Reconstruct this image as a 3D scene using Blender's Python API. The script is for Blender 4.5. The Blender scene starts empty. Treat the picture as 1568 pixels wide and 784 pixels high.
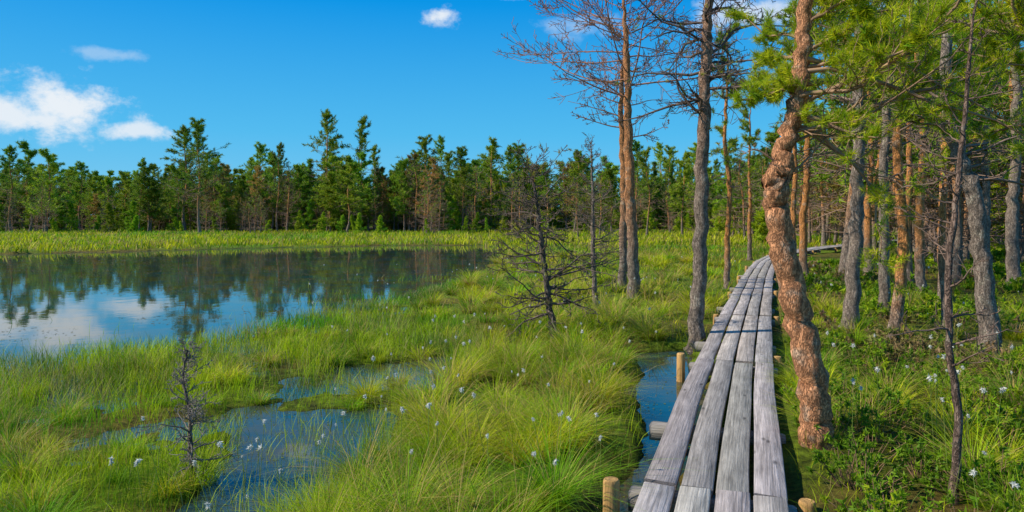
import bpy, math, numpy as np
from mathutils import Vector
R=np.random.default_rng
scene=bpy.context.scene
H=1.9
# ------------------------------------------------------------ noise helpers
_tab=R(7).random((256,256))
def vnoise(x,y):
    xi=np.floor(x).astype(int); yi=np.floor(y).astype(int)
    fx=x-xi; fy=y-yi; fx=fx*fx*(3-2*fx); fy=fy*fy*(3-2*fy)
    a=_tab[xi%256,yi%256]; b=_tab[(xi+1)%256,yi%256]; c=_tab[xi%256,(yi+1)%256]; d=_tab[(xi+1)%256,(yi+1)%256]
    return (a*(1-fx)+b*fx)*(1-fy)+(c*(1-fx)+d*fx)*fy
def fbm(x,y,o=4):
    s=0;a=.5;t=0
    for i in range(o):
        s=s+a*vnoise(x*2**i+17.3*i,y*2**i+5.1*i); t+=a; a*=.5
    return s/t
def sstep(a,b,x):
    t=np.clip((x-a)/(b-a),0,1); return t*t*(3-2*t)
def poly_sd(x,y,poly):
    P=np.array(poly,float); d=np.full(x.shape,1e9); ins=np.zeros(x.shape,bool)
    n=len(P)
    for i in range(n):
        a=P[i]; b=P[(i+1)%n]; e=b-a
        t=np.clip(((x-a[0])*e[0]+(y-a[1])*e[1])/(e@e),0,1)
        d=np.minimum(d,np.hypot(x-a[0]-t*e[0],y-a[1]-t*e[1]))
        c=((a[1]>y)!=(b[1]>y)); 
        with np.errstate(divide='ignore',invalid='ignore'):
            xx=(b[0]-a[0])*(y-a[1])/(b[1]-a[1])+a[0]
        ins^=(c&(x<xx))
    return np.where(ins,-d,d)
# ------------------------------------------------------------ layout
POND=[(-0.9,30.5),(-1.4,22.5),(-2.3,17.5),(-3.5,14.8),(-4.3,11.6),(-5.2,9.6),(-6.4,8.6),(-15,8.2),(-40,12),(-62,22),(-60,31),(-40,34),(-27,37),(-22,40),(-16,44.5),(-8.5,49),(-2,48.5),(-0.6,40)]
B1=[(-2.6,6.7),(-1.35,6.6),(-1.2,5.6),(-1.35,4.6),(-1.5,3.6),(-2.0,3.8),(-2.15,5.2)]
B2=[(-2.3,8.7),(-.9,9.4),(-.75,7.8),(-1.7,7.5)]
CH=[(1.7,9.6),(2.4,9.7),(2.1,8),(1.85,6.5),(1.4,5),(0.9,3.5),(0.4,2),(-.2,2),(0.15,3.5),(0.75,5),(1.2,6.7),(1.5,8)]
BP=np.array([(-1.6,-4),(-.2,0),(1.08,3.72),(1.38,4.58),(1.99,6.31),(3.4,10.1),(5.09,14.5),(7.1,19.7),(9.55,25.7),(11.9,30.2),(16.7,36),(23.6,44),(35,56)],float)
def resample(P,step):
    s=np.r_[0,np.cumsum(np.linalg.norm(np.diff(P,axis=0),axis=1))]
    n=int(s[-1]/step)+1; t=np.linspace(0,s[-1],n)
    return np.stack([np.interp(t,s,P[:,k]) for k in range(P.shape[1])],1)
bp=resample(BP,.1)
k=31; pad=np.concatenate([np.repeat(bp[:1],k//2,0),bp,np.repeat(bp[-1:],k//2,0)])
bp=np.stack([np.convolve(pad[:,i],np.ones(k)/k,'valid') for i in range(2)],1)[18:-18]
bs=np.r_[0,np.cumsum(np.linalg.norm(np.diff(bp,axis=0),axis=1))]
def bx_at(y): return np.interp(y,bp[:,1],bp[:,0])
def marsh(x,y):
    xl=np.interp(y,[0,4,6,8,10,14,18,22],[-1.3,-1.15,-1.1,-.5,-.3,-1.6,-2.6,-3.0])+.5*(fbm(x*.9,y*.9,2)-.5)
    return sstep(.25,-.25,x-xl)*sstep(22,17,y)
def ground_h(x,y):
    right=sstep(-.2,.8,x-bx_at(y))
    h=.09+.12*(fbm(x*.7+3,y*.7)-.4)+right*(.05+.1*fbm(x*.35,y*.35,2))
    m=marsh(x,y)
    hm=.006+.15*(fbm(x*1.3+50,y*1.3+9,4)-.505)+.07*(fbm(x*5.3+11,y*5.3+9,3)-.5)
    h=h*(1-m)+hm*m
    wob=.9*(fbm(x*.8+90,y*.8,3)-.5)+.3*(fbm(x*4.+9,y*4.,2)-.5)
    sA=poly_sd(x,y,POND)+wob
    h=np.where(sA<1.2,-.25+(h+.25)*sstep(-.5,.6,sA),h)
    for p in (B1,B2,CH):
        s=poly_sd(x,y,p)+wob*.6
        h=-.15+(h+.15)*sstep(-.12,.22,s)
    return h
# ------------------------------------------------------------ mesh accumulator
class Acc:
    def __init__(s): s.V=[];s.T=[];s.Q=[];s.C=[];s.TM=[];s.QM=[];s.n=0;s.UV=None
    def add(s,v,t=None,q=None,c=(.2,.2,.2),m=0):
        v=np.asarray(v,float).reshape(-1,3)
        if t is not None and len(t): t=np.asarray(t).reshape(-1,3)+s.n; s.T.append(t); s.TM.append(np.full(len(t),m))
        if q is not None and len(q): q=np.asarray(q).reshape(-1,4)+s.n; s.Q.append(q); s.QM.append(np.full(len(q),m))
        c=np.asarray(c,float)
        if c.ndim==1: c=np.repeat(c[None,:3],len(v),0)
        s.V.append(v); s.C.append(c); s.n+=len(v)
    def build(s,name,mats,smooth=False,loc=(0,0,0),link=True):
        V=np.concatenate(s.V)-np.array(loc); C=np.concatenate(s.C)
        T=np.concatenate(s.T) if s.T else np.zeros((0,3),int); Q=np.concatenate(s.Q) if s.Q else np.zeros((0,4),int)
        me=bpy.data.meshes.new(name)
        me.vertices.add(len(V)); me.vertices.foreach_set('co',V.astype(np.float32).ravel())
        loops=np.concatenate([T.ravel(),Q.ravel()]).astype(np.int32)
        me.loops.add(len(loops)); me.loops.foreach_set('vertex_index',loops)
        nt,nq=len(T),len(Q)
        me.polygons.add(nt+nq)
        st=np.concatenate([np.arange(nt)*3,nt*3+np.arange(nq)*4]).astype(np.int32)
        me.polygons.foreach_set('loop_start',st)
        try: me.polygons.foreach_set('loop_total',np.concatenate([np.full(nt,3),np.full(nq,4)]).astype(np.int32))
        except Exception: pass
        mi=np.concatenate(([np.concatenate(s.TM)] if s.TM else [])+([np.concatenate(s.QM)] if s.QM else [])).astype(np.int32)
        for m in mats: me.materials.append(m)
        me.polygons.foreach_set('material_index',mi)
        if smooth: me.polygons.foreach_set('use_smooth',np.ones(nt+nq,bool))
        ca=me.attributes.new('Col','FLOAT_COLOR','POINT')
        ca.data.foreach_set('color',np.concatenate([np.clip(C,0,1),np.ones((len(C),1))],1).astype(np.float32).ravel())
        me.update(); me.validate()
        if not link: return me
        ob=bpy.data.objects.new(name,me); ob.location=loc; scene.collection.objects.link(ob); return ob
def nrm(a): return a/np.maximum(np.linalg.norm(a,axis=-1,keepdims=True),1e-9)
def sticks(A,segs,c,m=0,rng=None):
    if not segs: return
    P0=np.array([s[0] for s in segs]);P1=np.array([s[1] for s in segs]);r0=np.array([s[2] for s in segs]);r1=np.array([s[3] for s in segs])
    d=nrm(P1-P0); ref=np.where(np.abs(d[:,2:3])>.9,[[1.,0,0]],[[0,0,1.]]); u=nrm(np.cross(d,ref)); v=np.cross(d,u)
    ks=4; vs=[]
    for P,r in ((P0,r0),(P1,r1)):
        for k in range(ks):
            a=2*math.pi*k/ks; vs.append(P+(u*math.cos(a)+v*math.sin(a))*r[:,None])
    V=np.stack(vs,1); N=len(segs); base=np.arange(N)[:,None]*2*ks
    q=np.concatenate([base+np.array([[k,(k+1)%ks,ks+(k+1)%ks,ks+k]]) for k in range(ks)])
    c=np.asarray(c,float); jit=(rng or R(1)).uniform(.7,1.3,(N,1))
    C=np.repeat((c[None]*jit)[:,None],2*ks,1).reshape(-1,3)
    A.add(V.reshape(-1,3),q=q,c=C,m=m)
def tufts(A,P,D,S,n,wf,c,m,rng,along=.45,jit=.3,c2=None):
    if len(P)==0: return
    P=np.array(P,float);D=nrm(np.array(D,float));N=len(P)
    S=np.broadcast_to(np.asarray(S,float),(N,))[:,None,None]
    rd=nrm(rng.normal(0,1,(N,n,3))); dr=nrm(D[:,None]*along+rd)
    root=P[:,None]-D[:,None]*S*rng.uniform(0,1.,(N,n,1)); L=S*rng.uniform(.6,1.15,(N,n,1))
    tip=root+dr*L; side=nrm(np.cross(dr,rng.normal(0,1,(N,n,3))))*S*wf
    V=np.stack([root-side,root+side,tip],2).reshape(-1,3)
    t=np.arange(N*n*3).reshape(-1,3)
    c=np.asarray(c,float)[None]*rng.uniform(1-jit,1+jit,(N,1))
    if c2 is not None:
        f=rng.random((N,1))**1.3; c=c*(1-f)+np.asarray(c2)[None]*f
    C=np.repeat(c,n*3,0)*np.repeat(rng.uniform(.8,1.2,(N*n,1)),3,0)
    A.add(V,t=t,c=C,m=m)
def crom(P,n):
    P=np.array(P,float); K=len(P); t=np.linspace(0,K-1,n); i=np.clip(t.astype(int),0,K-2); f=(t-i)[:,None]
    g=lambda j:P[np.clip(j,0,K-1)]
    p0,p1,p2,p3=g(i-1),g(i),g(i+1),g(i+2)
    return .5*((2*p1)+(-p0+p2)*f+(2*p0-5*p1+4*p2-p3)*f**2+(-p0+3*p1-3*p2+p3)*f**3)
def tube(A,P,r,sides,c,m=0,rough=0,rng=None,caps=True):
    P=np.array(P,float);n=len(P);d=nrm(np.gradient(P,axis=0))
    u=nrm(np.cross(d,np.array([0.03,1,.02]))); v=np.cross(d,u)
    a=np.linspace(0,2*math.pi,sides,endpoint=False)
    rr=np.repeat(np.asarray(r,float)[:,None],sides,1)
    if rough:
        nz=fbm(np.cos(a)[None]*1.3+np.arange(n)[:,None]*.35+20,np.sin(a)[None]*1.3+np.arange(n)[:,None]*.17+9,3)
        rr*=1+rough*(nz-.5)*2+rng.normal(0,rough*.12,rr.shape)
    V=P[:,None]+(u[:,None]*np.cos(a)[None,:,None]+v[:,None]*np.sin(a)[None,:,None])*rr[...,None]
    i=np.arange(n-1)[:,None]*sides;k=np.arange(sides)[None]
    q=np.stack([i+k,i+(k+1)%sides,i+sides+(k+1)%sides,i+sides+k],-1).reshape(-1,4)
    c=np.asarray(c,float)
    if c.ndim==2: c=np.repeat(c,sides,0)
    A.add(V.reshape(-1,3),q=q,c=c,m=m)
    if caps:
        for e,idx in ((0,0),(n-1,(n-1)*sides)):
            cv=np.concatenate([V[e],P[e:e+1]]); A.add(cv,t=[(k,(k+1)%sides,sides) for k in range(sides)],c=(c[-1] if c.ndim==2 else c),m=m)
# ------------------------------------------------------------ materials
def newmat(name):
    m=bpy.data.materials.new(name); m.use_nodes=True; nt=m.node_tree; nt.nodes.clear(); return m,nt,nt.nodes,nt.links
def leaf_mat(name,trans=.35,rnd=.0,rough=.55):
    m,nt,N,L=newmat(name); o=N.new('ShaderNodeOutputMaterial'); a=N.new('ShaderNodeAttribute');a.attribute_name='Col'
    col=a.outputs['Color']
    if rnd:
        oi=N.new('ShaderNodeObjectInfo'); hs=N.new('ShaderNodeHueSaturation')
        mr=N.new('ShaderNodeMapRange'); mr.inputs[3].default_value=1-rnd; mr.inputs[4].default_value=1+rnd
        mr2=N.new('ShaderNodeMapRange'); mr2.inputs[3].default_value=.475; mr2.inputs[4].default_value=.515
        mul=N.new('ShaderNodeMath');mul.operation='MULTIPLY';mul.inputs[1].default_value=7.31; fr=N.new('ShaderNodeMath');fr.operation='FRACT'
        L.new(oi.outputs['Random'],mr.inputs[0]);L.new(oi.outputs['Random'],mul.inputs[0]);L.new(mul.outputs[0],fr.inputs[0]);L.new(fr.outputs[0],mr2.inputs[0])
        L.new(mr.outputs[0],hs.inputs['Value']);L.new(mr2.outputs[0],hs.inputs['Hue']);L.new(col,hs.inputs['Color']);col=hs.outputs['Color']
    p=N.new('ShaderNodeBsdfPrincipled');p.inputs['Roughness'].default_value=rough;p.inputs['Specular IOR Level'].default_value=.2
    t=N.new('ShaderNodeBsdfTranslucent');mx=N.new('ShaderNodeMixShader');mx.inputs[0].default_value=trans
    L.new(col,p.inputs['Base Color']);L.new(col,t.inputs['Color']);L.new(p.outputs[0],mx.inputs[1]);L.new(t.outputs[0],mx.inputs[2]);L.new(mx.outputs[0],o.inputs[0]);return m
def bark_mat(name,scale=14,bump=.8,contrast=1.):
    m,nt,N,L=newmat(name); o=N.new('ShaderNodeOutputMaterial'); a=N.new('ShaderNodeAttribute');a.attribute_name='Col'
    tc=N.new('ShaderNodeTexCoord');mp=N.new('ShaderNodeMapping');mp.inputs['Scale'].default_value=(1,1,.38);L.new(tc.outputs['Object'],mp.inputs[0])
    nz=N.new('ShaderNodeTexNoise');nz.inputs['Scale'].default_value=scale*1.6;nz.inputs['Detail'].default_value=6
    mixv=N.new('ShaderNodeMixRGB');mixv.inputs[0].default_value=.16
    L.new(mp.outputs[0],nz.inputs['Vector']);L.new(mp.outputs[0],mixv.inputs[1]);L.new(nz.outputs['Color'],mixv.inputs[2])
    vo=N.new('ShaderNodeTexVoronoi');vo.feature='DISTANCE_TO_EDGE';vo.inputs['Scale'].default_value=scale*2.4;L.new(mixv.outputs[0],vo.inputs['Vector'])
    r1=N.new('ShaderNodeMapRange');r1.inputs[2].default_value=.16;r1.inputs[3].default_value=.42;r1.inputs[4].default_value=1.1;L.new(vo.outputs['Distance'],r1.inputs[0])
    r2=N.new('ShaderNodeMapRange');r2.inputs[1].default_value=.3;r2.inputs[2].default_value=.7;r2.inputs[3].default_value=.5;r2.inputs[4].default_value=1.6;L.new(nz.outputs['Fac'],r2.inputs[0])
    mu=N.new('ShaderNodeMath');mu.operation='MULTIPLY';L.new(r1.outputs[0],mu.inputs[0]);L.new(r2.outputs[0],mu.inputs[1])
    n2=N.new('ShaderNodeTexNoise');n2.inputs['Scale'].default_value=scale*.5;n2.inputs['Detail'].default_value=6;L.new(tc.outputs['Object'],n2.inputs['Vector'])
    r3=N.new('ShaderNodeMapRange');r3.inputs[1].default_value=.55;r3.inputs[2].default_value=.66;r3.inputs[4].default_value=.5;L.new(n2.outputs['Fac'],r3.inputs[0])
    mg=N.new('ShaderNodeMixRGB');mg.inputs[2].default_value=(.42,.36,.28,1);L.new(r3.outputs[0],mg.inputs[0]);L.new(a.outputs['Color'],mg.inputs[1])
    vm=N.new('ShaderNodeVectorMath');vm.operation='SCALE';L.new(mg.outputs[0],vm.inputs[0]);L.new(mu.outputs[0],vm.inputs['Scale'])
    p=N.new('ShaderNodeBsdfPrincipled');p.inputs['Roughness'].default_value=.85;p.inputs['Specular IOR Level'].default_value=.2;L.new(vm.outputs[0],p.inputs['Base Color'])
    b=N.new('ShaderNodeBump');b.inputs['Strength'].default_value=bump;b.inputs['Distance'].default_value=.015;L.new(mu.outputs[0],b.inputs['Height']);L.new(b.outputs[0],p.inputs['Normal'])
    L.new(p.outputs[0],o.inputs[0]);return m
def flat_mat(name,rnd=0):
    m,nt,N,L=newmat(name); o=N.new('ShaderNodeOutputMaterial'); a=N.new('ShaderNodeAttribute');a.attribute_name='Col'
    p=N.new('ShaderNodeBsdfPrincipled');p.inputs['Roughness'].default_value=.8;p.inputs['Specular IOR Level'].default_value=.2;L.new(a.outputs['Color'],p.inputs['Base Color']);L.new(p.outputs[0],o.inputs[0]);return m
M_leaf=leaf_mat('grass_blades',.4); M_need=leaf_mat('pine_needles',.35); M_far=leaf_mat('forest_needles',.3,.35)
M_bark=bark_mat('pine_bark'); M_twig=flat_mat('dry_twigs'); M_cot=leaf_mat('cotton_fluff',.3)
def ground_mat():
    m,nt,N,L=newmat('bog_ground'); o=N.new('ShaderNodeOutputMaterial'); a=N.new('ShaderNodeAttribute');a.attribute_name='Col'
    tc=N.new('ShaderNodeTexCoord')
    n1=N.new('ShaderNodeTexNoise');n1.inputs['Scale'].default_value=9;n1.inputs['Detail'].default_value=9;n1.inputs['Roughness'].default_value=.75;L.new(tc.outputs['Object'],n1.inputs['Vector'])
    r=N.new('ShaderNodeMapRange');r.inputs[1].default_value=.35;r.inputs[2].default_value=.68;r.inputs[3].default_value=.2;r.inputs[4].default_value=1.5;L.new(n1.outputs['Fac'],r.inputs[0])
    vm=N.new('ShaderNodeVectorMath');vm.operation='SCALE';L.new(a.outputs['Color'],vm.inputs[0]);L.new(r.outputs[0],vm.inputs['Scale'])
    p=N.new('ShaderNodeBsdfPrincipled');p.inputs['Roughness'].default_value=.9;p.inputs['Specular IOR Level'].default_value=.15;L.new(vm.outputs[0],p.inputs['Base Color'])
    b=N.new('ShaderNodeBump');b.inputs['Strength'].default_value=1.;b.inputs['Distance'].default_value=.08;L.new(n1.outputs['Fac'],b.inputs['Height']);L.new(b.outputs[0],p.inputs['Normal'])
    L.new(p.outputs[0],o.inputs[0]);return m
def water_mat():
    m,nt,N,L=newmat('pond_water'); o=N.new('ShaderNodeOutputMaterial')
    tc=N.new('ShaderNodeTexCoord')
    n1=N.new('ShaderNodeTexNoise');n1.inputs['Scale'].default_value=2.2;n1.inputs['Detail'].default_value=3;L.new(tc.outputs['Object'],n1.inputs['Vector'])
    n2=N.new('ShaderNodeTexNoise');n2.inputs['Scale'].default_value=1.1;n2.inputs['Detail'].default_value=8;n2.inputs['Roughness'].default_value=.7;L.new(tc.outputs['Object'],n2.inputs['Vector'])
    cr=N.new('ShaderNodeValToRGB');cr.color_ramp.elements[0].position=.38;cr.color_ramp.elements[0].color=(.004,.06,.09,1);cr.color_ramp.elements[1].position=.60;cr.color_ramp.elements[1].color=(.07,.062,.018,1);L.new(n2.outputs['Fac'],cr.inputs[0])
    p=N.new('ShaderNodeBsdfPrincipled');p.inputs['Roughness'].default_value=.03;p.inputs['IOR'].default_value=1.36;L.new(cr.outputs[0],p.inputs['Base Color'])
    b=N.new('ShaderNodeBump');b.inputs['Strength'].default_value=.05;b.inputs['Distance'].default_value=.03;L.new(n1.outputs['Fac'],b.inputs['Height']);L.new(b.outputs[0],p.inputs['Normal'])
    L.new(p.outputs[0],o.inputs[0]);return m
def wood_mat(name,fresh=False):
    m,nt,N,L=newmat(name); o=N.new('ShaderNodeOutputMaterial'); a=N.new('ShaderNodeAttribute');a.attribute_name='Col'
    uv=N.new('ShaderNodeAttribute');uv.attribute_name='grain'
    mp=N.new('ShaderNodeMapping');mp.inputs['Scale'].default_value=(1.2,42,42);L.new(uv.outputs['Vector'],mp.inputs[0])
    n1=N.new('ShaderNodeTexNoise');n1.inputs['Scale'].default_value=1.6;n1.inputs['Detail'].default_value=8;n1.inputs['Roughness'].default_value=.7;n1.inputs['Distortion'].default_value=.5;L.new(mp.outputs[0],n1.inputs['Vector'])
    mp2=N.new('ShaderNodeMapping');mp2.inputs['Scale'].default_value=(2.2,9,9);L.new(uv.outputs['Vector'],mp2.inputs[0])
    n2=N.new('ShaderNodeTexNoise');n2.inputs['Scale'].default_value=1.;n2.inputs['Detail'].default_value=7;n2.inputs['Roughness'].default_value=.65;L.new(mp2.outputs[0],n2.inputs['Vector'])
    vo=N.new('ShaderNodeTexVoronoi');vo.inputs['Scale'].default_value=1.;mp3=N.new('ShaderNodeMapping');mp3.inputs['Scale'].default_value=(2.6,7,7);L.new(uv.outputs['Vector'],mp3.inputs[0]);L.new(mp3.outputs[0],vo.inputs['Vector'])
    kn=N.new('ShaderNodeMapRange');kn.inputs[1].default_value=.05;kn.inputs[2].default_value=.14;kn.inputs[3].default_value=.35;kn.inputs[4].default_value=1;L.new(vo.outputs['Distance'],kn.inputs[0])
    r1=N.new('ShaderNodeMapRange');r1.inputs[1].default_value=.33;r1.inputs[2].default_value=.62;r1.inputs[3].default_value=.5;r1.inputs[4].default_value=1.25;L.new(n1.outputs['Fac'],r1.inputs[0])
    r2=N.new('ShaderNodeMapRange');r2.inputs[1].default_value=.3;r2.inputs[2].default_value=.7;r2.inputs[3].default_value=.6;r2.inputs[4].default_value=1.4;L.new(n2.outputs['Fac'],r2.inputs[0])
    m1=N.new('ShaderNodeMath');m1.operation='MULTIPLY';L.new(r1.outputs[0],m1.inputs[0]);L.new(r2.outputs[0],m1.inputs[1])
    m2=N.new('ShaderNodeMath');m2.operation='MULTIPLY';L.new(m1.outputs[0],m2.inputs[0]);L.new(kn.outputs[0],m2.inputs[1])
    vm=N.new('ShaderNodeVectorMath');vm.operation='SCALE';L.new(a.outputs['Color'],vm.inputs[0]);L.new(m2.outputs[0],vm.inputs['Scale'])
    p=N.new('ShaderNodeBsdfPrincipled');p.inputs['Roughness'].default_value=.8;p.inputs['Specular IOR Level'].default_value=.2;L.new(vm.outputs[0],p.inputs['Base Color'])
    b=N.new('ShaderNodeBump');b.inputs['Strength'].default_value=.7;b.inputs['Distance'].default_value=.006;L.new(m2.outputs[0],b.inputs['Height']);L.new(b.outputs[0],p.inputs['Normal'])
    L.new(p.outputs[0],o.inputs[0]);return m
M_ground=ground_mat();M_water=water_mat();M_wood=wood_mat('weathered_planks');M_post=wood_mat('fresh_post_wood')
# ------------------------------------------------------------ terrain
def axis(lo,hi,step,far):
    a=np.arange(lo,hi,step); o=[];v=hi;s=step
    while v<far: o.append(v); s*=1.06; v+=s
    i=[];v=lo;s=step
    while v>-far: s*=1.06; v-=s; i.append(v)
    return np.array(i[::-1]+list(a)+o)
gx=axis(-12,12,.06,3000);gy=axis(1.5,20,.06,3000)
X,Y=np.meshgrid(gx,gy,indexing='ij')
Z=ground_h(X,Y)
right=sstep(0,1.5,X-bx_at(Y)); m=marsh(X,Y)
c_me=np.array([.16,.24,.012]);c_ma=np.array([.20,.27,.012]);c_fo=np.array([.13,.15,.015]);c_mud=np.array([.05,.04,.012])
C=c_me*(1-m[...,None])+c_ma*m[...,None]; C=C*(1-right[...,None])+c_fo*right[...,None]
ff=sstep(85,98,Y)[...,None]; C=C*(1-ff)+np.array([.06,.06,.02])*ff
w=sstep(.028,-.01,Z)[...,None]; C=C*(1-w)+c_mud*w
br=sstep(.48,.66,fbm(X*.8+31,Y*.8))[...,None]; C=C*(1-.65*br)+np.array([.22,.13,.035])*.65*br
A=Acc();nx,ny=len(gx),len(gy)
i,j=np.meshgrid(np.arange(nx-1),np.arange(ny-1),indexing='ij')
q=np.stack([i*ny+j,(i+1)*ny+j,(i+1)*ny+j+1,i*ny+j+1],-1).reshape(-1,4)
A.add(np.stack([X,Y,Z],-1).reshape(-1,3),q=q,c=C.reshape(-1,3)); A.build('ground',[M_ground],smooth=True)
A=Acc();A.add([(-90,-8,0),(14,-8,0),(14,70,0),(-90,70,0)],q=[(0,1,2,3)]);A.build('water',[M_water])
# ------------------------------------------------------------ blades
def blades(A,x,y,z,az,lean,curl,h,w,c,tipc=None,rng=None,m=0):
    n=len(x);t=np.array([0,.38,.74,1.])
    d=np.stack([np.cos(az),np.sin(az)],1);
    fa=az+math.pi/2+rng.normal(0,.7,n); s=np.stack([np.cos(fa),np.sin(fa),np.zeros(n)],1)
    vs=[];ws=[1,.85,.55,0];cs=[]
    for k in range(4):
        hor=h*(lean*t[k]+curl*t[k]**2); up=h*(t[k]-.55*curl*t[k]**2.2)
        p=np.stack([x+d[:,0]*hor,y+d[:,1]*hor,z+up],1)
        cc=c*(.75+.35*t[k]) if tipc is None else c*(1-t[k])+tipc*t[k]  # roots darker than tips: occlusion shade near the ground painted into blade colour
        if k<3: vs+= [p-s*(w*ws[k])[:,None]*.5,p+s*(w*ws[k])[:,None]*.5]; cs+=[cc,cc]
        else: vs.append(p); cs.append(cc)
    V=np.stack(vs,1).reshape(-1,3);C=np.stack(cs,1).reshape(-1,3);b=np.arange(n)[:,None]*7
    q=np.concatenate([b+[[0,1,3,2]],b+[[2,3,5,4]]]);A.add(V,t=b+[[4,5,6]],q=q,c=C,m=m)
def boardclear(x,y,d=.5):
    r=(x-bx_at(y))*.93
    return (np.abs(r)>d)&~((y>25)&(r>-1.3)&(r<4.5))
def scatter(n,d0,d1,rmin,rmax,rng):
    d=rng.uniform(d0,d1,n);r=rng.uniform(rmin,rmax,n);return d*r,d
GA=np.array([.18,.45,.006]);GB=np.array([.64,.64,.012]);GD=np.array([.055,.18,.008])
STRAW=np.array([.66,.46,.15])
def grasscol(x,y,rng,sc=.5,o=0,st=.14):
    n=len(x);g=sstep(.3,.62,fbm(x*sc+o,y*sc+40))[:,None];d=sstep(.47,.64,fbm(x*1.7+9+o,y*1.7))[:,None]*.75
    c=GA*(1-g)+GB*g;c=c*(1-d)+GD*d
    c=c*rng.uniform(.6,1.3,(n,1))
    p=st*(.4+3*sstep(.5,.7,fbm(x*.9+o+61,y*.9)));old=rng.random(n)<p; c[old]=STRAW*rng.uniform(.5,1.15,(old.sum(),1))
    return c
rng=R(11)
x,y=scatter(225000,2.6,24,-1.1,.1,rng)
mm=marsh(x,y);sA=poly_sd(x,y,POND);sB=np.minimum(poly_sd(x,y,B1),poly_sd(x,y,B2))
hz=ground_h(x,y)
dens=mm*(.16+.9*sstep(.42,.6,fbm(x*.7+8,y*.7+2)))
dens=np.where(mm>.5,np.maximum(dens,.75*sstep(.0,.03,hz)),dens)
dens=np.where(sA<0,np.exp(sA/.9)*.35*sstep(.42,.6,fbm(x*.6,y*.6+70)),dens)
fr=(sA>-.1)&(sA<.9)&(y<22)&(x<0);dens=np.where(fr,np.maximum(dens,.7),dens)
dens=np.where(sB<.0,dens*.14,dens)
k=rng.random(len(x))<dens; x,y,hz=x[k],y[k],hz[k];n=len(x)
c=grasscol(x,y,rng,.5)*np.array([.78,1,1])
hh=rng.uniform(.08,.38,n)*(.5+1.0*fbm(x*.6+3,y*.6))*np.interp(y,[3,6,10,14,20],[.9,1.,1.1,.75,.6])
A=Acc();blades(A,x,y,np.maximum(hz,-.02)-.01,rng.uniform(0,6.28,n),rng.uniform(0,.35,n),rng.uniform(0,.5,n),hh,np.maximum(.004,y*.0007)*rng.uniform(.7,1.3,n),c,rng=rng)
A.build('reed_bed',[M_leaf])
A=Acc()
def land_ok(x,y,hz): return (hz>.01)&boardclear(x,y)
x,y=scatter(110000,3,55,-1.1,.95,rng);hz=ground_h(x,y);mm=marsh(x,y);rt=x-bx_at(y)
p=np.where(rt>0,np.where(rt<1.2,.85,.45)*sstep(.3,.6,fbm(x*.6,y*.6+11)),.35+.65*sstep(.35,.55,fbm(x*.8+3,y*.8+30)))
k=land_ok(x,y,hz)&(mm<.5)&(rng.random(len(x))<p);x,y,hz,rt=x[k],y[k],hz[k],rt[k];n=len(x)
c=grasscol(x,y,rng,.35,5);c[rt>0]*=[.85,.95,.9]
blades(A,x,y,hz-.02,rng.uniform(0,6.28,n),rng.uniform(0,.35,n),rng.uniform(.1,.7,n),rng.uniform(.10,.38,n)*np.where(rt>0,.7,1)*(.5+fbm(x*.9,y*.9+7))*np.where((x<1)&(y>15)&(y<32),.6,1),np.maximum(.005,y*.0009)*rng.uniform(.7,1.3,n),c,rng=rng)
x=rng.uniform(-100,70,85000);y=47+55*rng.random(85000)**1.3
left=rng.random(85000)<.15; y[left]=rng.uniform(30,60,left.sum()); x[left]=rng.uniform(-80,-20,left.sum())
hz=ground_h(x,y);k=(hz>.0)&boardclear(x,y,.6);x,y,hz=x[k],y[k],hz[k];n=len(x)
c=grasscol(x,y,rng,.1,25,.16)*1.1
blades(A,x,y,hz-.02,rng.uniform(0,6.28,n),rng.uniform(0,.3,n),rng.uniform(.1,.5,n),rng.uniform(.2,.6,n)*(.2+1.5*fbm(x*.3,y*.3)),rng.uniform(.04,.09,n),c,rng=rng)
A.build('meadow_grass',[M_leaf])
# tussocks of long arching sedge
A=Acc()
cx=[];cy=[];
def addc(n,x0,x1,y0,y1):
    cx.append(rng.uniform(x0,x1,n));cy.append(rng.uniform(y0,y1,n))
addc(62,-1.3,.9,2.6,5.6);addc(55,-1.2,1.2,5.4,8.6);addc(60,-.8,2.2,8,12);addc(110,-2,4.5,12,20);addc(90,-1,8,20,34)
addc(150,-6,-1,3,12);addc(40,1.6,5,3,7);addc(55,3,9,6,14)
cx=np.concatenate(cx);cy=np.concatenate(cy);hz=ground_h(cx,cy)
k=boardclear(cx,cy,.62)&(hz>.0)&(poly_sd(cx,cy,CH)>.15);cx,cy,hz=cx[k],cy[k],hz[k]
nb=np.where(cy<9,310,180);idx=np.repeat(np.arange(len(cx)),nb);n=len(idx)
az=rng.uniform(0,6.28,n);rr=rng.random(n)**.7*rng.uniform(.04,.15,len(cx))[idx]
sz=rng.uniform(.4,1.1,len(cx))[idx]; mar=marsh(cx,cy)[idx]; sz=sz*(1-.4*mar)
rtc=(cx-bx_at(cy))[idx]; sz=np.where(rtc>0,sz*.8,sz)
g=rng.random(len(cx))[idx][:,None];v=rng.uniform(.6,1.15,len(cx))[idx][:,None]
c=(GA*(1-g)+GB*g)*v; c*=rng.uniform(.5,1.3,(n,1))
so_=(rng.random(len(cx))**2*.45+.07)[idx]
old=rng.random(n)<so_;c[old]=STRAW*rng.uniform(.5,1.1,(old.sum(),1))
tip=c*1.2; hs_=sz*rng.uniform(.28,.62,n)*np.where(old&(rng.random(n)<.3),1.35,1)  # tips brighter than roots, so the painted root shade shows here too
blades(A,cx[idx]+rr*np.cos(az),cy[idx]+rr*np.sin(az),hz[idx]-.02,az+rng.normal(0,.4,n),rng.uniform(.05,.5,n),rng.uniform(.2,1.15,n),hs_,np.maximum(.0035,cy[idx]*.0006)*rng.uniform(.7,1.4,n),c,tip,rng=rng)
A.build('sedge_tussocks',[M_leaf])
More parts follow.
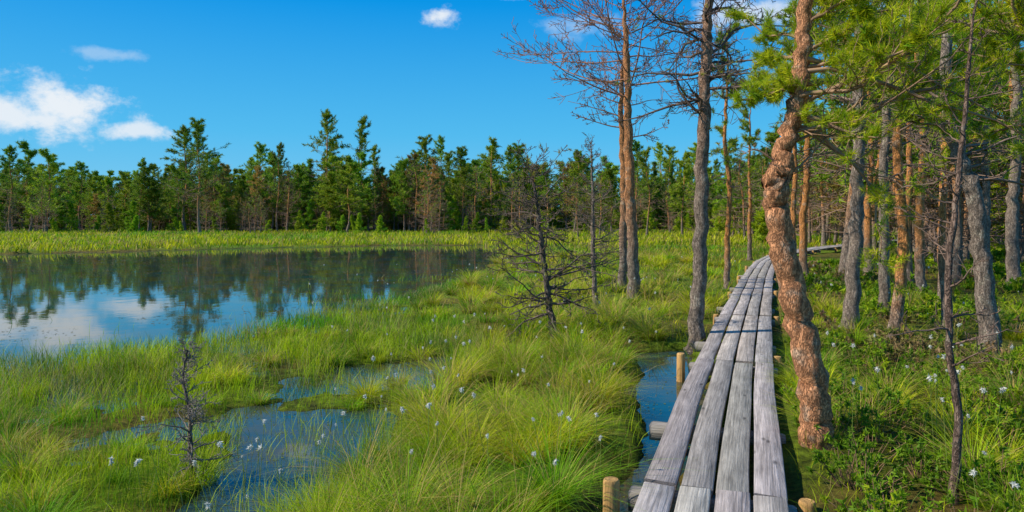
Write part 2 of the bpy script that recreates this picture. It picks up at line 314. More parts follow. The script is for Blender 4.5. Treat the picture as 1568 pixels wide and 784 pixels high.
# ------------------------------------------------------------ low bog shrubs
A=Acc();P=[];D=[];S=[];segs=[]
x,y=scatter(4000,2.8,60,.28,1.05,rng);rt=x-bx_at(y)
den=sstep(.38,.55,fbm(x*.5+77,y*.5));k=(rt>.75)&boardclear(x,y)&(rng.random(len(x))<den*.9+.05);x,y=x[k],y[k];hz=ground_h(x,y)
for a,b,z in zip(x,y,hz):
    ns=int(14 if b<10 else 9);R0=rng.uniform(.1,.3)*(1+b*.012);hh=rng.uniform(.12,.38)
    for s in range(ns):
        th=rng.uniform(0,6.28);r=R0*rng.random()**.5;e=np.array([a+r*math.cos(th),b+r*math.sin(th),z+hh*rng.uniform(.35,1.)*(1.1-.5*r/R0)])
        if b<12: segs.append((np.array([a+r*.3*math.cos(th),b+r*.3*math.sin(th),z-.02]),e,.003,.002))
        P.append(e);D.append((math.cos(th)*.4,math.sin(th)*.4,1));S.append(max(.035,.0055*b)*rng.uniform(.8,1.5))
P=np.array(P);D=np.array(D);S=np.array(S)
hue=fbm(P[:,0]*.6+4,P[:,1]*.6)
for lo,hi,c,c2 in ((0,.42,(.11,.23,.012),(.24,.38,.015)),(.42,.56,(.17,.33,.012),(.42,.5,.015)),(.56,1,(.36,.23,.12),(.2,.3,.02))):
    k=(hue>=lo)&(hue<hi)
    if k.any(): tufts(A,P[k],D[k],S[k],14,.22,c,0,rng,along=.6,c2=c2)
sticks(A,segs,(.25,.15,.09),1,rng);A.build('bog_shrubs',[M_leaf,M_twig])
# cotton grass
A=Acc();pts=[(-2.35,4.6,.52),(-1.75,4.6,.33),(.22,6.6,.33),(-1.0,8.2,.42),(2.95,4.2,.25),(3.3,4.7,.5),(3.6,6.2,.35),(-1.5,4.4,.25),(-1.6,4.1,.2),(-.6,5.3,.5),(-.9,6.4,.5)]
for cxx,cyy,nn_,sp_ in ((-1.0,5.,10,.5),(-.4,6.4,12,.5),(.1,4.6,8,.4),(-1.8,4.4,9,.4),(3.4,4.9,12,.5),(4.3,6.6,14,.7),(2.5,4.2,5,.3),(-.2,9,9,.8),(.9,12,9,1.),(2.2,14,10,1.)):
    for _ in range(nn_): pts.append((cxx+rng.normal(0,sp_),cyy+rng.normal(0,sp_),rng.uniform(.35,.62)))
x,y=scatter(130,3.4,24,-.3,.95,rng)
for a,b in zip(x,y): pts.append((a,b,rng.uniform(.3,.58)))
pts=[p for p in pts if boardclear(np.array(p[0]),np.array(p[1]),.65)]
segs=[];P=[];S=[]
for a,b,h in pts:
    z=max(0,float(ground_h(np.array([a]),np.array([b]))[0]));dx,dy=rng.normal(0,.06,2)
    segs.append((np.array([a,b,z-.02]),np.array([a+dx,b+dy,z+h]),.0025,.0015));P.append((a+dx,b+dy,z+h));S.append(rng.uniform(.012,.027)*(1+b*.012))
sticks(A,segs,(.2,.26,.05),1,rng)
tufts(A,P,[(rng.normal(0,.3),rng.normal(0,.3),-.8) for _ in P],S,46,.2,(.8,.78,.72),0,rng,along=.6,jit=.05)
A.build('cotton_grass',[M_cot,M_twig])
# floating leaves
A=Acc();n=50000
x,y=scatter(n,2.8,42,-1.1,.35,rng);sA=poly_sd(x,y,POND);hz=ground_h(x,y)
f=fbm(x*.35+12,y*.8+60,4);f2=fbm(x*2.2,y*2.2+3,3)
k=(hz<0)&(np.where(sA<-.5,(f>.53)&(rng.random(n)<.6),(f2>.44)))
x,y=x[k],y[k];n=len(x);r=np.maximum(.008,.0015*y)*rng.uniform(.4,1.5,n);a0=rng.uniform(0,6.28,n)
V=np.stack([np.stack([x+r*np.cos(a0+a)*s,y+r*np.sin(a0+a)*s*.8,np.full(n,.004)+rng.uniform(0,.004,n)],1) for a,s in zip(np.linspace(0,5.24,6),(1,.8,1,.9,1.1,.7))],1)
b=np.arange(n)[:,None]*6;c=np.array([.25,.30,.02])*rng.uniform(.4,1.4,(n,1));far=y>11;c[far]=np.array([.19,.16,.06])*rng.uniform(.5,1.3,(far.sum(),1))
A.add(V.reshape(-1,3),q=np.concatenate([b+[[0,1,2,3]],b+[[0,3,4,5]]]),c=np.repeat(c,6,0));A.build('floating_pond_weed',[M_leaf])
# ------------------------------------------------------------ trees
def grow(rng,p,d,L,r,lev,sp,segs,tf):
    n=sp['steps'][lev]; last=lev+1>=len(sp['steps']); r0=r
    for i in range(n):
        d=d+rng.normal(0,sp['wob'],3); d[2]+=sp['up'][lev]/n; d=d/np.linalg.norm(d)
        q=p+d*(L/n); ra=max(r0*(1-.8*i/n),sp['rmin']); rb=max(r0*(1-.8*(i+1)/n),sp['rmin'])
        segs.append((p,q,ra,rb))
        if not last:
            if i>=sp.get('i0',0) or lev>0:
                for c in range(rng.poisson(sp['kids'][lev])):
                    la=rng.normal(0,1,3);la[2]*=sp.get('flat',.5);la-=d*(la@d);la/=np.linalg.norm(la)
                    f=rng.random()
                    grow(rng,p+(q-p)*f,d*.65+la*.75,L*sp['ratio']*(1-.5*i/n)*rng.uniform(.5,1.2),max(rb*.55,sp['rmin']),lev+1,sp,segs,tf)
        elif rng.random()<sp['tp']: tf.append((q,d,lev))
        p=q
    if rng.random()<sp['tp']: tf.append((p,d,lev))
GREY=np.array([.27,.205,.165]);ORG=np.array([.60,.25,.08]);RED=np.array([.52,.235,.115])
def tree(name,trunk,seed,clow=GREY,chigh=ORG,h1=1.5,h2=4.5,nb=20,t0=.4,bl=1.2,el=(.0,.7),br=.3,sp=None,twc=(.12,.09,.075),needle=None,dirs=None,sides=14,rough=.12,rings=44,profile=None,extra=None,mats=None,link=True,loc=None,nz0=None):
    rng=R(seed);A=Acc();T=np.array(trunk,float);S=crom(T,rings);P=S[:,:3].copy();r=np.maximum(S[:,3],.008)
    P[1:-1,:2]+=rng.normal(0,.012*r.max()/.1,(rings-2,2))
    z=P[:,2];f=sstep(h1,h2,z)[:,None];c=clow*(1-f)+chigh*f
    r=r*(1+.55*np.exp(-(z-z[0])/.14))
    tube(A,P,r,sides,c,0,rough,rng)
    segs=[];tf=[]
    for k in range(nb):
        t=t0+(1-t0)*(k+rng.random())/nb; fi=t*(rings-1);i=int(min(fi,rings-2));p=P[i]+(P[i+1]-P[i])*(fi-i);u=(t-t0)/(1-t0)
        az=rng.uniform(0,2*math.pi) if dirs is None else dirs(rng)
        e=el[0]+(el[1]-el[0])*u+rng.normal(0,.15)
        pr=(1-.65*u)*(.55+.45*min(1,u*4)) if profile is None else profile(u)
        L=bl*pr*rng.uniform(.55,1.15)
        grow(rng,p,np.array([math.cos(az)*math.cos(e),math.sin(az)*math.cos(e),math.sin(e)]),L,max(r[i]*br,sp['rmin']*1.5),0,sp,segs,tf)
    if extra:
        for (p,d,L,rad,sp2) in extra: 
            d=np.array(d,float);grow(rng,np.array(p,float),d/np.linalg.norm(d),L,rad,0,sp2,segs,tf)
    if nz0 is not None: tf=[t for t in tf if t[0][2]>nz0*rng.uniform(.75,1.25)]
    sticks(A,segs,twc,1,rng)
    if needle and tf:
        tufts(A,[t[0] for t in tf],[t[1] for t in tf],rng.uniform(.7,1.25,len(tf))*needle['s'],needle['n'],needle['w'],needle['c'],2,rng,along=needle.get('a',.7),c2=needle.get('c2'))
    return A.build(name,mats or [M_bark,M_twig,M_need],smooth=True,loc=tuple(P[0]) if loc is None else loc,link=link)
SP_DEAD=dict(steps=(5,3,2),kids=(1.7,1.6),ratio=.45,wob=.16,up=(.35,.3,.2),rmin=.003,tp=0)
ND=dict(s=.075,n=24,w=.03,c=(.20,.36,.01),c2=(.70,.68,.015),a=1.)
gsp=dict(steps=(9,4,2),kids=(1.5,1.2),ratio=.36,wob=.22,up=(.05,.6,.7),rmin=.0032,tp=.7,flat=.35,i0=1)
ex=[]
for p,d,L in (((2.13,5.1,2.75),(1,-.3,.0),1.8),((2.1,5.1,2.62),(.9,-.1,.08),1.9),((2.15,5.1,2.9),(1,.25,.03),1.9),((2.15,5.1,2.9),(-.4,-.4,-.05),.5),((2.06,5.1,2.6),(.9,.4,.0),1.5),((2.17,5.1,3.0),(1,-.5,.0),1.7),((2.2,5.1,3.1),(-.3,.6,.05),.6),((2.2,5.1,3.1),(.8,.1,.05),1.6),((2.1,5.1,2.7),(.4,-1,.0),.8),((2.1,5.1,2.8),(1,-.9,.0),1.2)):
    ex.append((p,d,L,.02,gsp))
dsp=dict(steps=(5,3,2),kids=(1.2,1.),ratio=.4,wob=.2,up=(.2,.2,.2),rmin=.0025,tp=0)
for p,d,L in (((2.02,5.1,2.3),(-1,-.2,.3),.35),((2.0,5.1,2.2),(1,-.3,.3),.8),((2.1,5.1,2.6),(1,.3,-.1),1.2),((2.0,5.1,2.15),(.6,.8,.3),.8),((2.05,5.1,2.45),(1,.1,.15),1.6),((2.1,5.1,2.55),(1,-.5,.0),1.4)): ex.append((p,d,L,.012,dsp))
tree('crooked_pine_tree',[(2.30,5.1,.02,.118),(2.28,5.1,.35,.112),(2.225,5.08,.80,.104),(2.10,5.1,1.34,.099),(2.005,5.12,1.83,.090),(1.975,5.1,2.12,.085),(1.99,5.1,2.22,.094),(2.03,5.1,2.41,.07),(2.13,5.1,2.80,.062),(2.20,5.15,3.24,.055),(2.26,5.2,3.8,.045),(2.4,5.3,5.2,.015)],101,clow=RED,chigh=RED*1.05,nb=12,t0=.74,bl=1.1,el=(.1,.7),sp=gsp,needle=ND,twc=(.34,.21,.13),sides=26,rough=.08,rings=90,extra=ex)
ex=[]
for p,d,L in (((4.1,4.9,3.2),(-1,-.1,-.1),1.4),((4.1,4.9,2.95),(-1,-.3,-.02),1.1),((4.1,4.9,3.4),(-1,.2,-.15),1.6),((4.1,4.9,2.6),(-1,-.5,.1),.9),((4.1,4.9,3.1),(-1,.5,-.1),1.3)): ex.append((p,d,L,.018,gsp))
tree('pine_tree',[(4.1,4.9,.1,.12),(4.12,4.9,1.5,.1),(4.12,4.9,3.2,.08),(4.12,5,5.4,.02)],102,nb=9,t0=.55,bl=1.2,el=(.1,.7),sp=gsp,needle=ND,twc=(.30,.19,.12),extra=ex)
tree('pine_tree',[(2.58,9.6,.02,.11),(2.65,9.6,1.30,.098),(2.67,9.6,2.68,.09),(2.72,9.6,3.88,.078),(2.77,9.6,4.98,.06),(2.95,9.6,7,.02)],103,clow=GREY*.95,chigh=GREY*np.array([1.35,1.,.8]),nb=38,t0=.5,bl=1.9,el=(.0,.4),sp=dict(steps=(6,4,2),kids=(1.5,1.3),ratio=.42,wob=.24,up=(.1,.1,.1),rmin=.004,tp=.02),needle=ND,twc=(.14,.10,.085),sides=18,rings=60)
SPF=dict(steps=(8,5,3),kids=(1.7,1.5),ratio=.34,wob=.08,up=(.35,.4,.3),rmin=.0055,tp=.0,flat=.6,i0=1)
tree('dry_pine_tree',[(2.78,15.5,.05,.14),(2.68,15.5,2.42,.115),(2.61,15.5,5.39,.075),(2.54,15.5,6.9,.03),(2.5,15.5,7.7,.01)],104,clow=GREY,chigh=np.array([.55,.24,.1]),h1=.6,h2=3,nb=52,t0=.42,bl=4.6,el=(.0,.75),sp=SPF,twc=(.36,.18,.12),sides=14,rings=60,br=.24,profile=lambda u:1-.62*u)
tree('dry_pine_tree',[(2.72,16.9,.05,.11),(2.78,16.9,2.42,.095),(2.7,16.9,5,.06),(2.9,16.9,6.6,.02)],105,clow=GREY,chigh=np.array([.5,.22,.09]),h1=.6,h2=3,nb=20,t0=.5,bl=2.1,el=(.1,.8),sp=SPF,twc=(.30,.17,.12),br=.26)
tree('dry_pine_sapling',[(1.72,14,.05,.055),(1.66,14,1.3,.045),(1.66,14,2.4,.03),(1.62,14,3.4,.01)],106,chigh=GREY,nb=34,t0=.25,bl=.9,el=(-.1,.6),sp=SP_DEAD,twc=(.2,.15,.12),needle=ND)
SPT=dict(steps=(6,4,2),kids=(1.5,1.3),ratio=.42,wob=.25,up=(.0,.1,.1),rmin=.0038,tp=.04)
tree('dead_pine_tree',[(.66,10.2,0,.06),(.56,10.2,.6,.05),(.50,10.2,1.07,.042),(.42,10.2,1.7,.036),(.36,10.2,2.2,.025),(.30,10.2,2.65,.01)],107,clow=GREY*.6,chigh=GREY*.8,nb=46,t0=.16,bl=1.7,el=(-.15,.6),sp=SPT,twc=(.15,.11,.09),needle=dict(ND,c=(.16,.18,.02)),rough=.2,br=.4)
tree('dead_pine_sapling',[(-2.27,4.9,-.05,.02),(-2.30,4.88,.25,.018),(-2.31,4.9,.5,.014),(-2.36,4.9,.75,.01),(-2.33,4.9,.96,.005)],108,clow=GREY*.8,chigh=GREY,nb=38,t0=.12,bl=.42,el=(.1,.9),sp=dict(SPT,rmin=.0019,steps=(5,3,2)),twc=(.24,.20,.17),sides=8,rough=.3,br=.4)
SPM=dict(steps=(5,3,2),kids=(1.4,1.2),ratio=.42,wob=.15,up=(.25,.4,.4),rmin=.006,tp=.5,flat=.5)
NDM=dict(s=.14,n=16,w=.05,c=(.17,.31,.012),c2=(.5,.54,.015))
def std(x,y,h,r,seed,lean=(0,0),org=True,mid=None,**kw):
    z=float(ground_h(np.array([x]),np.array([y]))[0])-.08;rg=R(seed)
    tr=[(x,y,z,r)]+[(x+lean[0]*t+rg.normal(0,.05),y+lean[1]*t+rg.normal(0,.04),z+h*t,r*(1-.75*t)) for t in (.2,.4,.6,.8)]+[(x+lean[0],y+lean[1],z+h,.012)]
    a=dict(nb=24,t0=.34,bl=1.5,el=(-.05,.6),sp=SPM,needle=NDM,chigh=ORG if org else GREY*1.1,h1=.4,h2=1.9,nz0=h*.62,twc=(.22,.15,.115))
    a.update(kw);return tree('pine_tree',tr,seed,**a)
std(5.67,18,6.8,.085,110,nb=26,bl=1.0,h1=.0,h2=1.5);std(10.45,30,7,.1,111);std(9.0,21,8.5,.13,112,(.25,0),h1=.0,h2=1.5)
std(5.33,10.8,8,.12,113,(.25,0),org=False,bl=1.4);std(6.72,12.3,8.5,.1,114,(.15,0),org=False)
std(5.34,9.6,7,.085,115,(.35,0),bl=1.2,h1=.2,h2=1.4);std(9.29,15.5,8.5,.11,116,(-.1,0))
tree('pine_tree',[(5.85,8.3,.05,.12),(5.73,8.3,1.38,.1),(5.59,8.3,2.26,.09),(5.41,8.3,2.73,.08),(5.29,8.3,3.4,.07),(5.3,8.3,5.6,.015)],117,chigh=GREY*1.1,nb=24,t0=.42,bl=1.3,sp=SPM,needle=NDM,sides=18,nz0=3.2,twc=(.22,.15,.115))
std(12.5,17,9,.16,118,org=False);std(6.95,10.9,6.5,.06,119);std(11.2,13.9,8,.13,120);std(8.3,13.2,7.5,.07,121);std(7.9,19,8,.09,122);std(11.5,22,9,.13,123);std(13.9,20,9,.12,124,org=False);std(10.6,18.2,8,.1,125)
tree('young_pine_tree',[(2.64,4.1,.05,.026),(2.68,4.1,.70,.024),(2.62,4.08,1.1,.021),(2.62,4.1,1.65,.019),(2.69,4.1,2.19,.016),(2.73,4.1,2.63,.012),(2.8,4.1,3.4,.005)],126,clow=np.array([.2,.13,.1]),chigh=np.array([.22,.14,.1]),nb=22,t0=.3,bl=.6,el=(.0,.5),sp=dict(SP_DEAD,kids=(1.1,1.),rmin=.0022,wob=.2),twc=(.2,.13,.1),sides=10,rough=.2,br=.4)
# ------------------------------------------------------------ forest mass (shared meshes)
FM=[M_bark,M_twig,M_far];temps=[]
def ftemp(seed,h,nb,t0,bl,nd,kind='pine',nz=.0,twc=(.28,.18,.13)):
    rg=R(seed);tr=[(0,0,-.1,h*.0115)]+[(rg.normal(0,.15),rg.normal(0,.15),h*t,h*.0115*(1-.8*t)) for t in (.25,.5,.75)]+[(rg.normal(0,.15),0,h,.015)]
    sp=dict(steps=(4,3),kids=(1.9,),ratio=.5,wob=.17,up=(.35,.4),rmin=.013,tp=nd,flat=.6)
    c={'pine':((.14,.29,.018),(.38,.49,.02)),'bright':((.19,.37,.015),(.48,.57,.02)),'dry':((.50,.27,.08),(.28,.33,.04)),'spruce':((.08,.21,.02),(.22,.36,.02))}[kind]
    pf=(lambda u:(1-.88*u)) if kind in('spruce','bright') else (lambda u:(1-.75*u**2.2)*(.7+.6*rg.random()))
    return tree('forest_pine',tr,seed,nb=nb,t0=t0,bl=bl,el=(-.1,.7) if kind!='spruce' else (-.3,.1),sp=sp,needle=dict(s=.32,n=10,w=.09,c=c[0],c2=c[1],a=.5),twc=twc,sides=6,rough=0,rings=8,mats=FM,link=False,loc=(0,0,0),profile=pf,h1=h*.1,h2=h*.4,nz0=nz*h if nz else None)
for s,h,nb,t0,bl,nd,k,nz in ((1,11,46,.25,2.4,.75,'pine',.35),(2,12.5,50,.3,2.7,.62,'pine',.43),(3,9.5,42,.2,2.4,.75,'pine',.25),(4,10.5,40,.3,2.3,.55,'pine',.58),(5,10,40,.1,1.9,.85,'spruce',0),(6,6,36,.08,1.8,.85,'bright',0),(7,8,38,.12,2.1,.8,'bright',0),(8,9.5,40,.15,2.1,.5,'dry',.25),(9,9.5,46,.12,2.,.05,'pine',.5),(10,13,36,.4,2.6,.65,'pine',.64),(11,4,28,.05,1.4,.9,'bright',0)):
    temps.append(ftemp(200+s,h,nb,t0,bl,nd,k,nz))
forest=bpy.data.objects.new('pine_forest',None);scene.collection.objects.link(forest)
rg=R(5)
def inst(x,y,ti,s,parent=forest,name='forest_pine'):
    o=bpy.data.objects.new(name,temps[ti]);z=0.05
    o.location=(x,y,z);o.rotation_euler=(rg.normal(0,.035),rg.normal(0,.035),rg.uniform(0,6.28));o.scale=(s*rg.uniform(.95,1.4),)*2+(s,)
    scene.collection.objects.link(o)
    if parent: o.parent=parent
    return o
W=np.array([3,1.8,3.2,1.3,.7,2.2,2.2,1.3,2.8,.5,2.]);W/=W.sum()
def ring(n,y0,y1,sc,x0=-1.0,x1=1.0,pw=1.):
    for _ in range(n):
        y=y0+(y1-y0)*rg.random()**pw;x=rg.uniform(x0,x1)*y
        edge=97+7*math.sin(x*.06)+4*math.sin(x*.17+1)
        if y<edge and x<45: continue
        inst(x,y,rg.choice(11,p=W),sc*rg.uniform(.5,1.15)*(1+.09*math.sin(x*.05+2)))
ring(1900,90,135,.92);ring(450,135,200,1.15)
for _ in range(140):
    y=rg.uniform(82,100);x=rg.uniform(-.9,.5)*y; inst(x,y,int(rg.choice([10,10,5,8,8])),rg.uniform(.3,.7))
for x,y,t,s in ((-37,81,1,1.08),(-26,98,9,1.3),(-22.5,99,9,1.25),(-10.5,84,8,.75),(-3,100,3,1.25),(-41,97,7,1.),(-35.5,96,7,.95),(-60,88,2,1.1),(-66,90,9,.85),(-13,92,8,.95),(-5,94,8,.95),(0,90,8,.85),(-70,84,0,1.05),(-65,92,0,1.1),(-31,94,8,.9),(-18,95,7,.8),(-46,96,9,1.1),(-12,99,1,1.1)): inst(x,y,t,s)
cnt=0
while cnt<330:
    y=14+82*rg.random()**.75; x=y*rg.uniform(.30,1.02)
    r=x/y
    if r<.40 and y<48: continue
    if r<.47 and rg.random()<.5: continue
    if abs(x-float(bx_at(y)))<1.6 or (y<25 and x<float(bx_at(y))+2.2): continue
    if y<24 and rg.random()<.4: continue
    cnt+=1;pw=np.array([.5,.5,.3,3,.0,.0,.1,1.2,5,2.5,.3]) if y<55 else np.array([2,2,1,3,.3,.4,.6,1.6,4,1,.6])
    ti=int(rg.choice(11,p=pw/pw.sum()))
    inst(x,y,ti,rg.uniform(.65,.95),parent=None if y<32 else forest,name='pine_tree' if y<32 else 'forest_pine')
for x,y,t,s in ((6,62,8,.6),(9,70,8,.7),(13,66,3,.8),(3,75,10,.7),(16,58,8,.7),(18,72,0,.8),(22,80,1,.85),(12,82,2,.8),(4.5,85,3,.8),(19,50,8,.7),(8,88,0,.9),(1,82,8,.8)): inst(x,y,t,s)
# ------------------------------------------------------------ boardwalk
walk=bpy.data.objects.new('wooden_boardwalk',None);scene.collection.objects.link(walk)
def frame(s):
    x=np.interp(s,bs,bp[:,0]);y=np.interp(s,bs,bp[:,1]);x2=np.interp(s+.05,bs,bp[:,0]);y2=np.interp(s+.05,bs,bp[:,1]);x1=np.interp(s-.05,bs,bp[:,0]);y1=np.interp(s-.05,bs,bp[:,1])
    t=nrm(np.stack([x2-x1,y2-y1],-1));return np.stack([x,y],-1),t
TOP=.30;rg=R(77)
def rise(y): return .16*sstep(24,36,y)
A=Acc();G=[];PW=.187;nP=4;gap=.023;tot=nP*PW+(nP-1)*gap
L=bs[-1]-.3;sec=3.9
y374=np.interp(4.0,bp[:,1],bs)
starts=np.arange((y374%sec)-sec+.06,L,sec)
joints=[]
for s0 in starts:
    joints.append(s0)
    for k in range(nP):
        off=-tot/2+PW/2+k*(PW+gap); st=s0+rg.uniform(-.05,.05) if k!=3 else s0
        a,b=max(.1,st+.004),min(L,st+sec-.008)
        if b-a<.3: continue
        n=max(3,int((b-a)/.3));s=np.linspace(a,b,n);c,t=frame(s);nr=np.stack([t[:,1],-t[:,0]],-1)
        zz=TOP+rise(c[:,1])+rg.uniform(-.007,.007)+.007*np.sin(s*1.7+rg.uniform(0,6))+rg.uniform(-.004,.004)
        wv=PW+rg.uniform(-.008,.005);tilt=rg.uniform(-.005,.005);sh=rg.uniform(-.004,.004)
        prof=[(-wv/2+.006,0),(-wv/2,-.006),(-wv/2,-.045),(wv/2,-.045),(wv/2,-.006),(wv/2-.006,0),(0,.0)]
        V=[];g=[];o=rg.uniform(0,60)
        for (px_,pz_) in prof:
            p=c+nr*(off+px_+sh+.004*np.sin(s*2+o))[:,None];V.append(np.concatenate([p,(zz+pz_+tilt*px_/wv*2)[:,None]],1));g.append(np.stack([s,np.full(n,px_+o),np.full(n,pz_+k*1.)],1))
        V=np.stack(V,1);g=np.stack(g,1);m_=len(prof)
        i=np.arange(n-1)[:,None]*m_;kk=np.arange(m_)[None];q=np.stack([i+kk,i+m_+kk,i+m_+(kk+1)%m_,i+(kk+1)%m_],-1).reshape(-1,4)
        base=np.array([.45,.40,.375])*rg.uniform(.75,1.12)*np.array([rg.uniform(.97,1.05),1,rg.uniform(.95,1.04)])
        A.add(V.reshape(-1,3),q=q,c=base);G.append(g.reshape(-1,3))
        for e in (0,n-1):
            A.add(V[e],t=[(0,j,j+1) for j in range(1,m_-1)],c=base*.6);G.append(g[e])
ob=A.build('planks',[M_wood]);ob.parent=walk
at=ob.data.attributes.new('grain','FLOAT_VECTOR','POINT');at.data.foreach_set('vector',np.concatenate(G).astype(np.float32).ravel())
def addpost(x,y,top,r,i):
    A=Acc();nn=14;zs=[-.4,top-.02,top-.006,top];rs=[r,r*.98,r*.93,r*.82]
    P=np.array([(x+.01*(z-top),y,z) for z in zs]);tube(A,P,rs,nn,(.58,.33,.12),0,.03,R(i))
    o=A.build('post',[M_post]);o.parent=walk
    v=np.concatenate(A.V);g=np.stack([v[:,2]*1.,v[:,0],v[:,1]],1);at=o.data.attributes.new('grain','FLOAT_VECTOR','POINT');at.data.foreach_set('vector',g.astype(np.float32).ravel())
def addbeam(s,i,wl,wr,hh=.12,dz=.0):
    c,t=frame(np.array([s]));c=c[0];t=t[0];nr=np.array([t[1],-t[0]]);A=Acc();zt=TOP+float(rise(c[1]))-.06-dz
    V=[]
    bev=.012
    for u in (-wl,-wl+.02,wr-.02,wr):
        k=.9 if u in(-wl,wr) else 1
        for (a,b) in ((-.065,-bev),(-.065+bev,0),(.065-bev,0),(.065,-bev),(.065,-hh),(-.065,-hh)):
            p=c+nr*u+t*a*k;V.append((p[0],p[1],zt+b-(.008 if k<1 and b>-.05 else 0)))
    q=[];
    for e in range(3):
        for j in range(6): q.append((e*6+j,e*6+(j+1)%6,e*6+6+(j+1)%6,e*6+6+j))
    tt=[(0,j,j+1) for j in range(1,5)]+[(18,18+j+1,18+j) for j in range(1,5)]
    A.add(V,t=tt,q=q,c=(.32,.28,.25));o=A.build('cross_beam',[M_wood]);o.parent=walk
    g=np.array([[((np.array(v[:2])-c)@nr),(np.array(v[:2])-c)@t+i,v[2]] for v in V]);at=o.data.attributes.new('grain','FLOAT_VECTOR','POINT');at.data.foreach_set('vector',g.astype(np.float32).ravel())
i=0
for s0 in joints:
    for ds in (0,sec*.36):
        s=s0+ds
        if s<.3 or s>L-.2: continue
        i+=1;c,t=frame(np.array([s]));c=c[0];t=t[0];nr=np.array([t[1],-t[0]])
        addbeam(s,i,tot/2+(.09 if ds==0 else .16),tot/2+.05)
        if ds==0 and not 3.3<c[1]<9:
            for sd in (-1,1):
                p=c+nr*sd*(tot/2+.075)+t*.13;addpost(p[0],p[1],TOP+float(rise(c[1]))+rg.uniform(-.04,.06),.05,i*3+sd)
for j,(x,y,tp) in enumerate(((.585,4.02,.37),(1.73,4.0,.25),(1.98,8.0,.33),(3.13,8.05,.28),(2.95,7.0,.2))): addpost(x,y,tp,.05,900+j)
# ------------------------------------------------------------ world, sun, camera
ld=Vector((1,.13,-.88)).normalized();el=math.asin(-ld.z);rot=math.atan2(-ld.x,-ld.y)
w=bpy.data.worlds.new("World");scene.world=w;w.use_nodes=True;nt=w.node_tree;N=nt.nodes;Lk=nt.links;N.clear()
o=N.new('ShaderNodeOutputWorld');bg=N.new('ShaderNodeBackground');bg.inputs[1].default_value=.12;Lk.new(bg.outputs[0],o.inputs[0])
sk=N.new('ShaderNodeTexSky');sk.sky_type='NISHITA';sk.sun_disc=False;sk.sun_elevation=el;sk.sun_rotation=rot;sk.air_density=1.0;sk.dust_density=.3;sk.ozone_density=3.
hs=N.new('ShaderNodeHueSaturation');hs.inputs['Saturation'].default_value=1.4;Lk.new(sk.outputs[0],hs.inputs['Color'])
tc=N.new('ShaderNodeTexCoord');sx=N.new('ShaderNodeSeparateXYZ');Lk.new(tc.outputs['Generated'],sx.inputs[0])
def mth(op,a,b=None,c=None):
    n=N.new('ShaderNodeMath');n.operation=op
    for k,v in enumerate((a,b,c)):
        if v is None: continue
        if isinstance(v,(int,float)): n.inputs[k].default_value=v
        else: Lk.new(v,n.inputs[k])
    return n.outputs[0]
az=mth('ARCTAN2',sx.outputs[0],sx.outputs[1]);ev=mth('ARCSINE',sx.outputs[2])
gr=N.new('ShaderNodeValToRGB');Lk.new(sx.outputs[2],gr.inputs[0]);E=gr.color_ramp.elements
E[0].position=0;E[0].color=(.20,.60,.88,1);E[1].position=1;E[1].color=(.002,.11,.38,1)
for ps,cc in ((.12,(.08,.50,.88,1)),(.3,(.001,.31,.82,1))):
    e=E.new(ps);e.color=cc
gs=N.new('ShaderNodeVectorMath');gs.operation='SCALE';gs.inputs['Scale'].default_value=8.3;Lk.new(gr.outputs[0],gs.inputs[0])
bl=N.new('ShaderNodeMixRGB');bl.inputs[0].default_value=.94;Lk.new(hs.outputs[0],bl.inputs[1]);Lk.new(gs.outputs[0],bl.inputs[2])
nz=N.new('ShaderNodeTexNoise');nz.inputs['Scale'].default_value=22;nz.inputs['Detail'].default_value=9;nz.inputs['Roughness'].default_value=.62
mp=N.new('ShaderNodeMapping');mp.inputs['Scale'].default_value=(1,1,1.4);Lk.new(tc.outputs['Generated'],mp.inputs[0]);Lk.new(mp.outputs[0],nz.inputs['Vector'])
nn=mth('SUBTRACT',nz.outputs['Fac'],.5)
mask=None
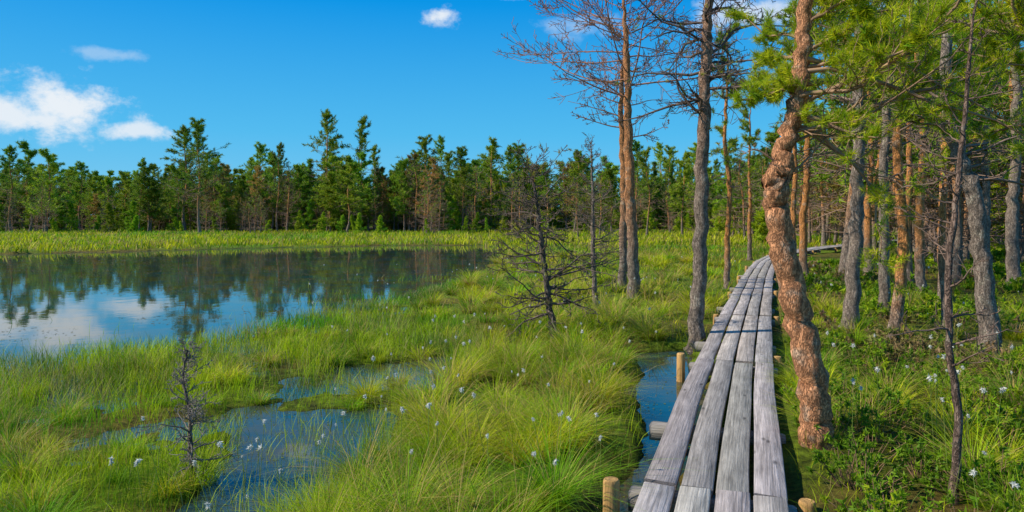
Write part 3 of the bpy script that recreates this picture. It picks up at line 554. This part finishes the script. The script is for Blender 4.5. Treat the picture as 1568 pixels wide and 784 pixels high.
for a0,e0,a,b,op in ((-.585,.142,.065,.030,1.),(-.64,.122,.10,.030,.95),(-.50,.112,.045,.012,.85),(-.104,.284,.023,.017,.95),(-.53,.205,.05,.008,.3),(-.305,.320,.03,.014,.9),(.0,.325,.05,.012,.8),(.34,.28,.10,.025,.7),(.1,.27,.05,.02,.3),(.6,.3,.2,.04,.6),(-1.2,.25,.3,.06,.9),(1.3,.3,.3,.08,.9),(2.5,.4,.5,.1,.9),(-2.2,.3,.4,.08,.9)):
    dx=mth('DIVIDE',mth('SUBTRACT',az,a0),a);dy=mth('DIVIDE',mth('SUBTRACT',ev,e0),b)
    dd=mth('SQRT',mth('ADD',mth('MULTIPLY',dx,dx),mth('MULTIPLY',dy,dy)))
    v=mth('ADD',mth('SUBTRACT',1.2,dd),mth('MULTIPLY',nn,3.4))
    mr=N.new('ShaderNodeMapRange');mr.interpolation_type='SMOOTHSTEP';mr.inputs[1].default_value=0;mr.inputs[2].default_value=1.1;mr.inputs[4].default_value=op;Lk.new(v,mr.inputs[0])
    lim=mth('LESS_THAN',dd,2.4);vv=mth('MULTIPLY',mr.outputs[0],lim)
    mask=vv if mask is None else mth('MAXIMUM',mask,vv)
mx=N.new('ShaderNodeMixRGB');Lk.new(mask,mx.inputs[0]);Lk.new(bl.outputs[0],mx.inputs[1]);mx.inputs[2].default_value=(6.8,7.3,7.8,1);Lk.new(mx.outputs[0],bg.inputs[0])
sd=bpy.data.lights.new('sun','SUN');sd.energy=5;sd.angle=math.radians(.5);sd.color=(1,.93,.76);so=bpy.data.objects.new('sun',sd);so.rotation_euler=ld.to_track_quat('-Z','Y').to_euler();so.location=(-20,-5,30);scene.collection.objects.link(so)
cd=bpy.data.cameras.new('camera');cd.sensor_width=36;cd.lens=24;cd.shift_y=-.036;cd.clip_end=5000;cd.clip_start=.05;co=bpy.data.objects.new('camera',cd);co.location=(0,0,H);co.rotation_euler=(math.pi/2,0,0);scene.collection.objects.link(co);scene.camera=co
scene.view_settings.view_transform='Standard';scene.view_settings.look='None';scene.view_settings.exposure=0
print('TOTAL polys',sum(len(o.data.polygons) for o in scene.objects if o.type=='MESH'))
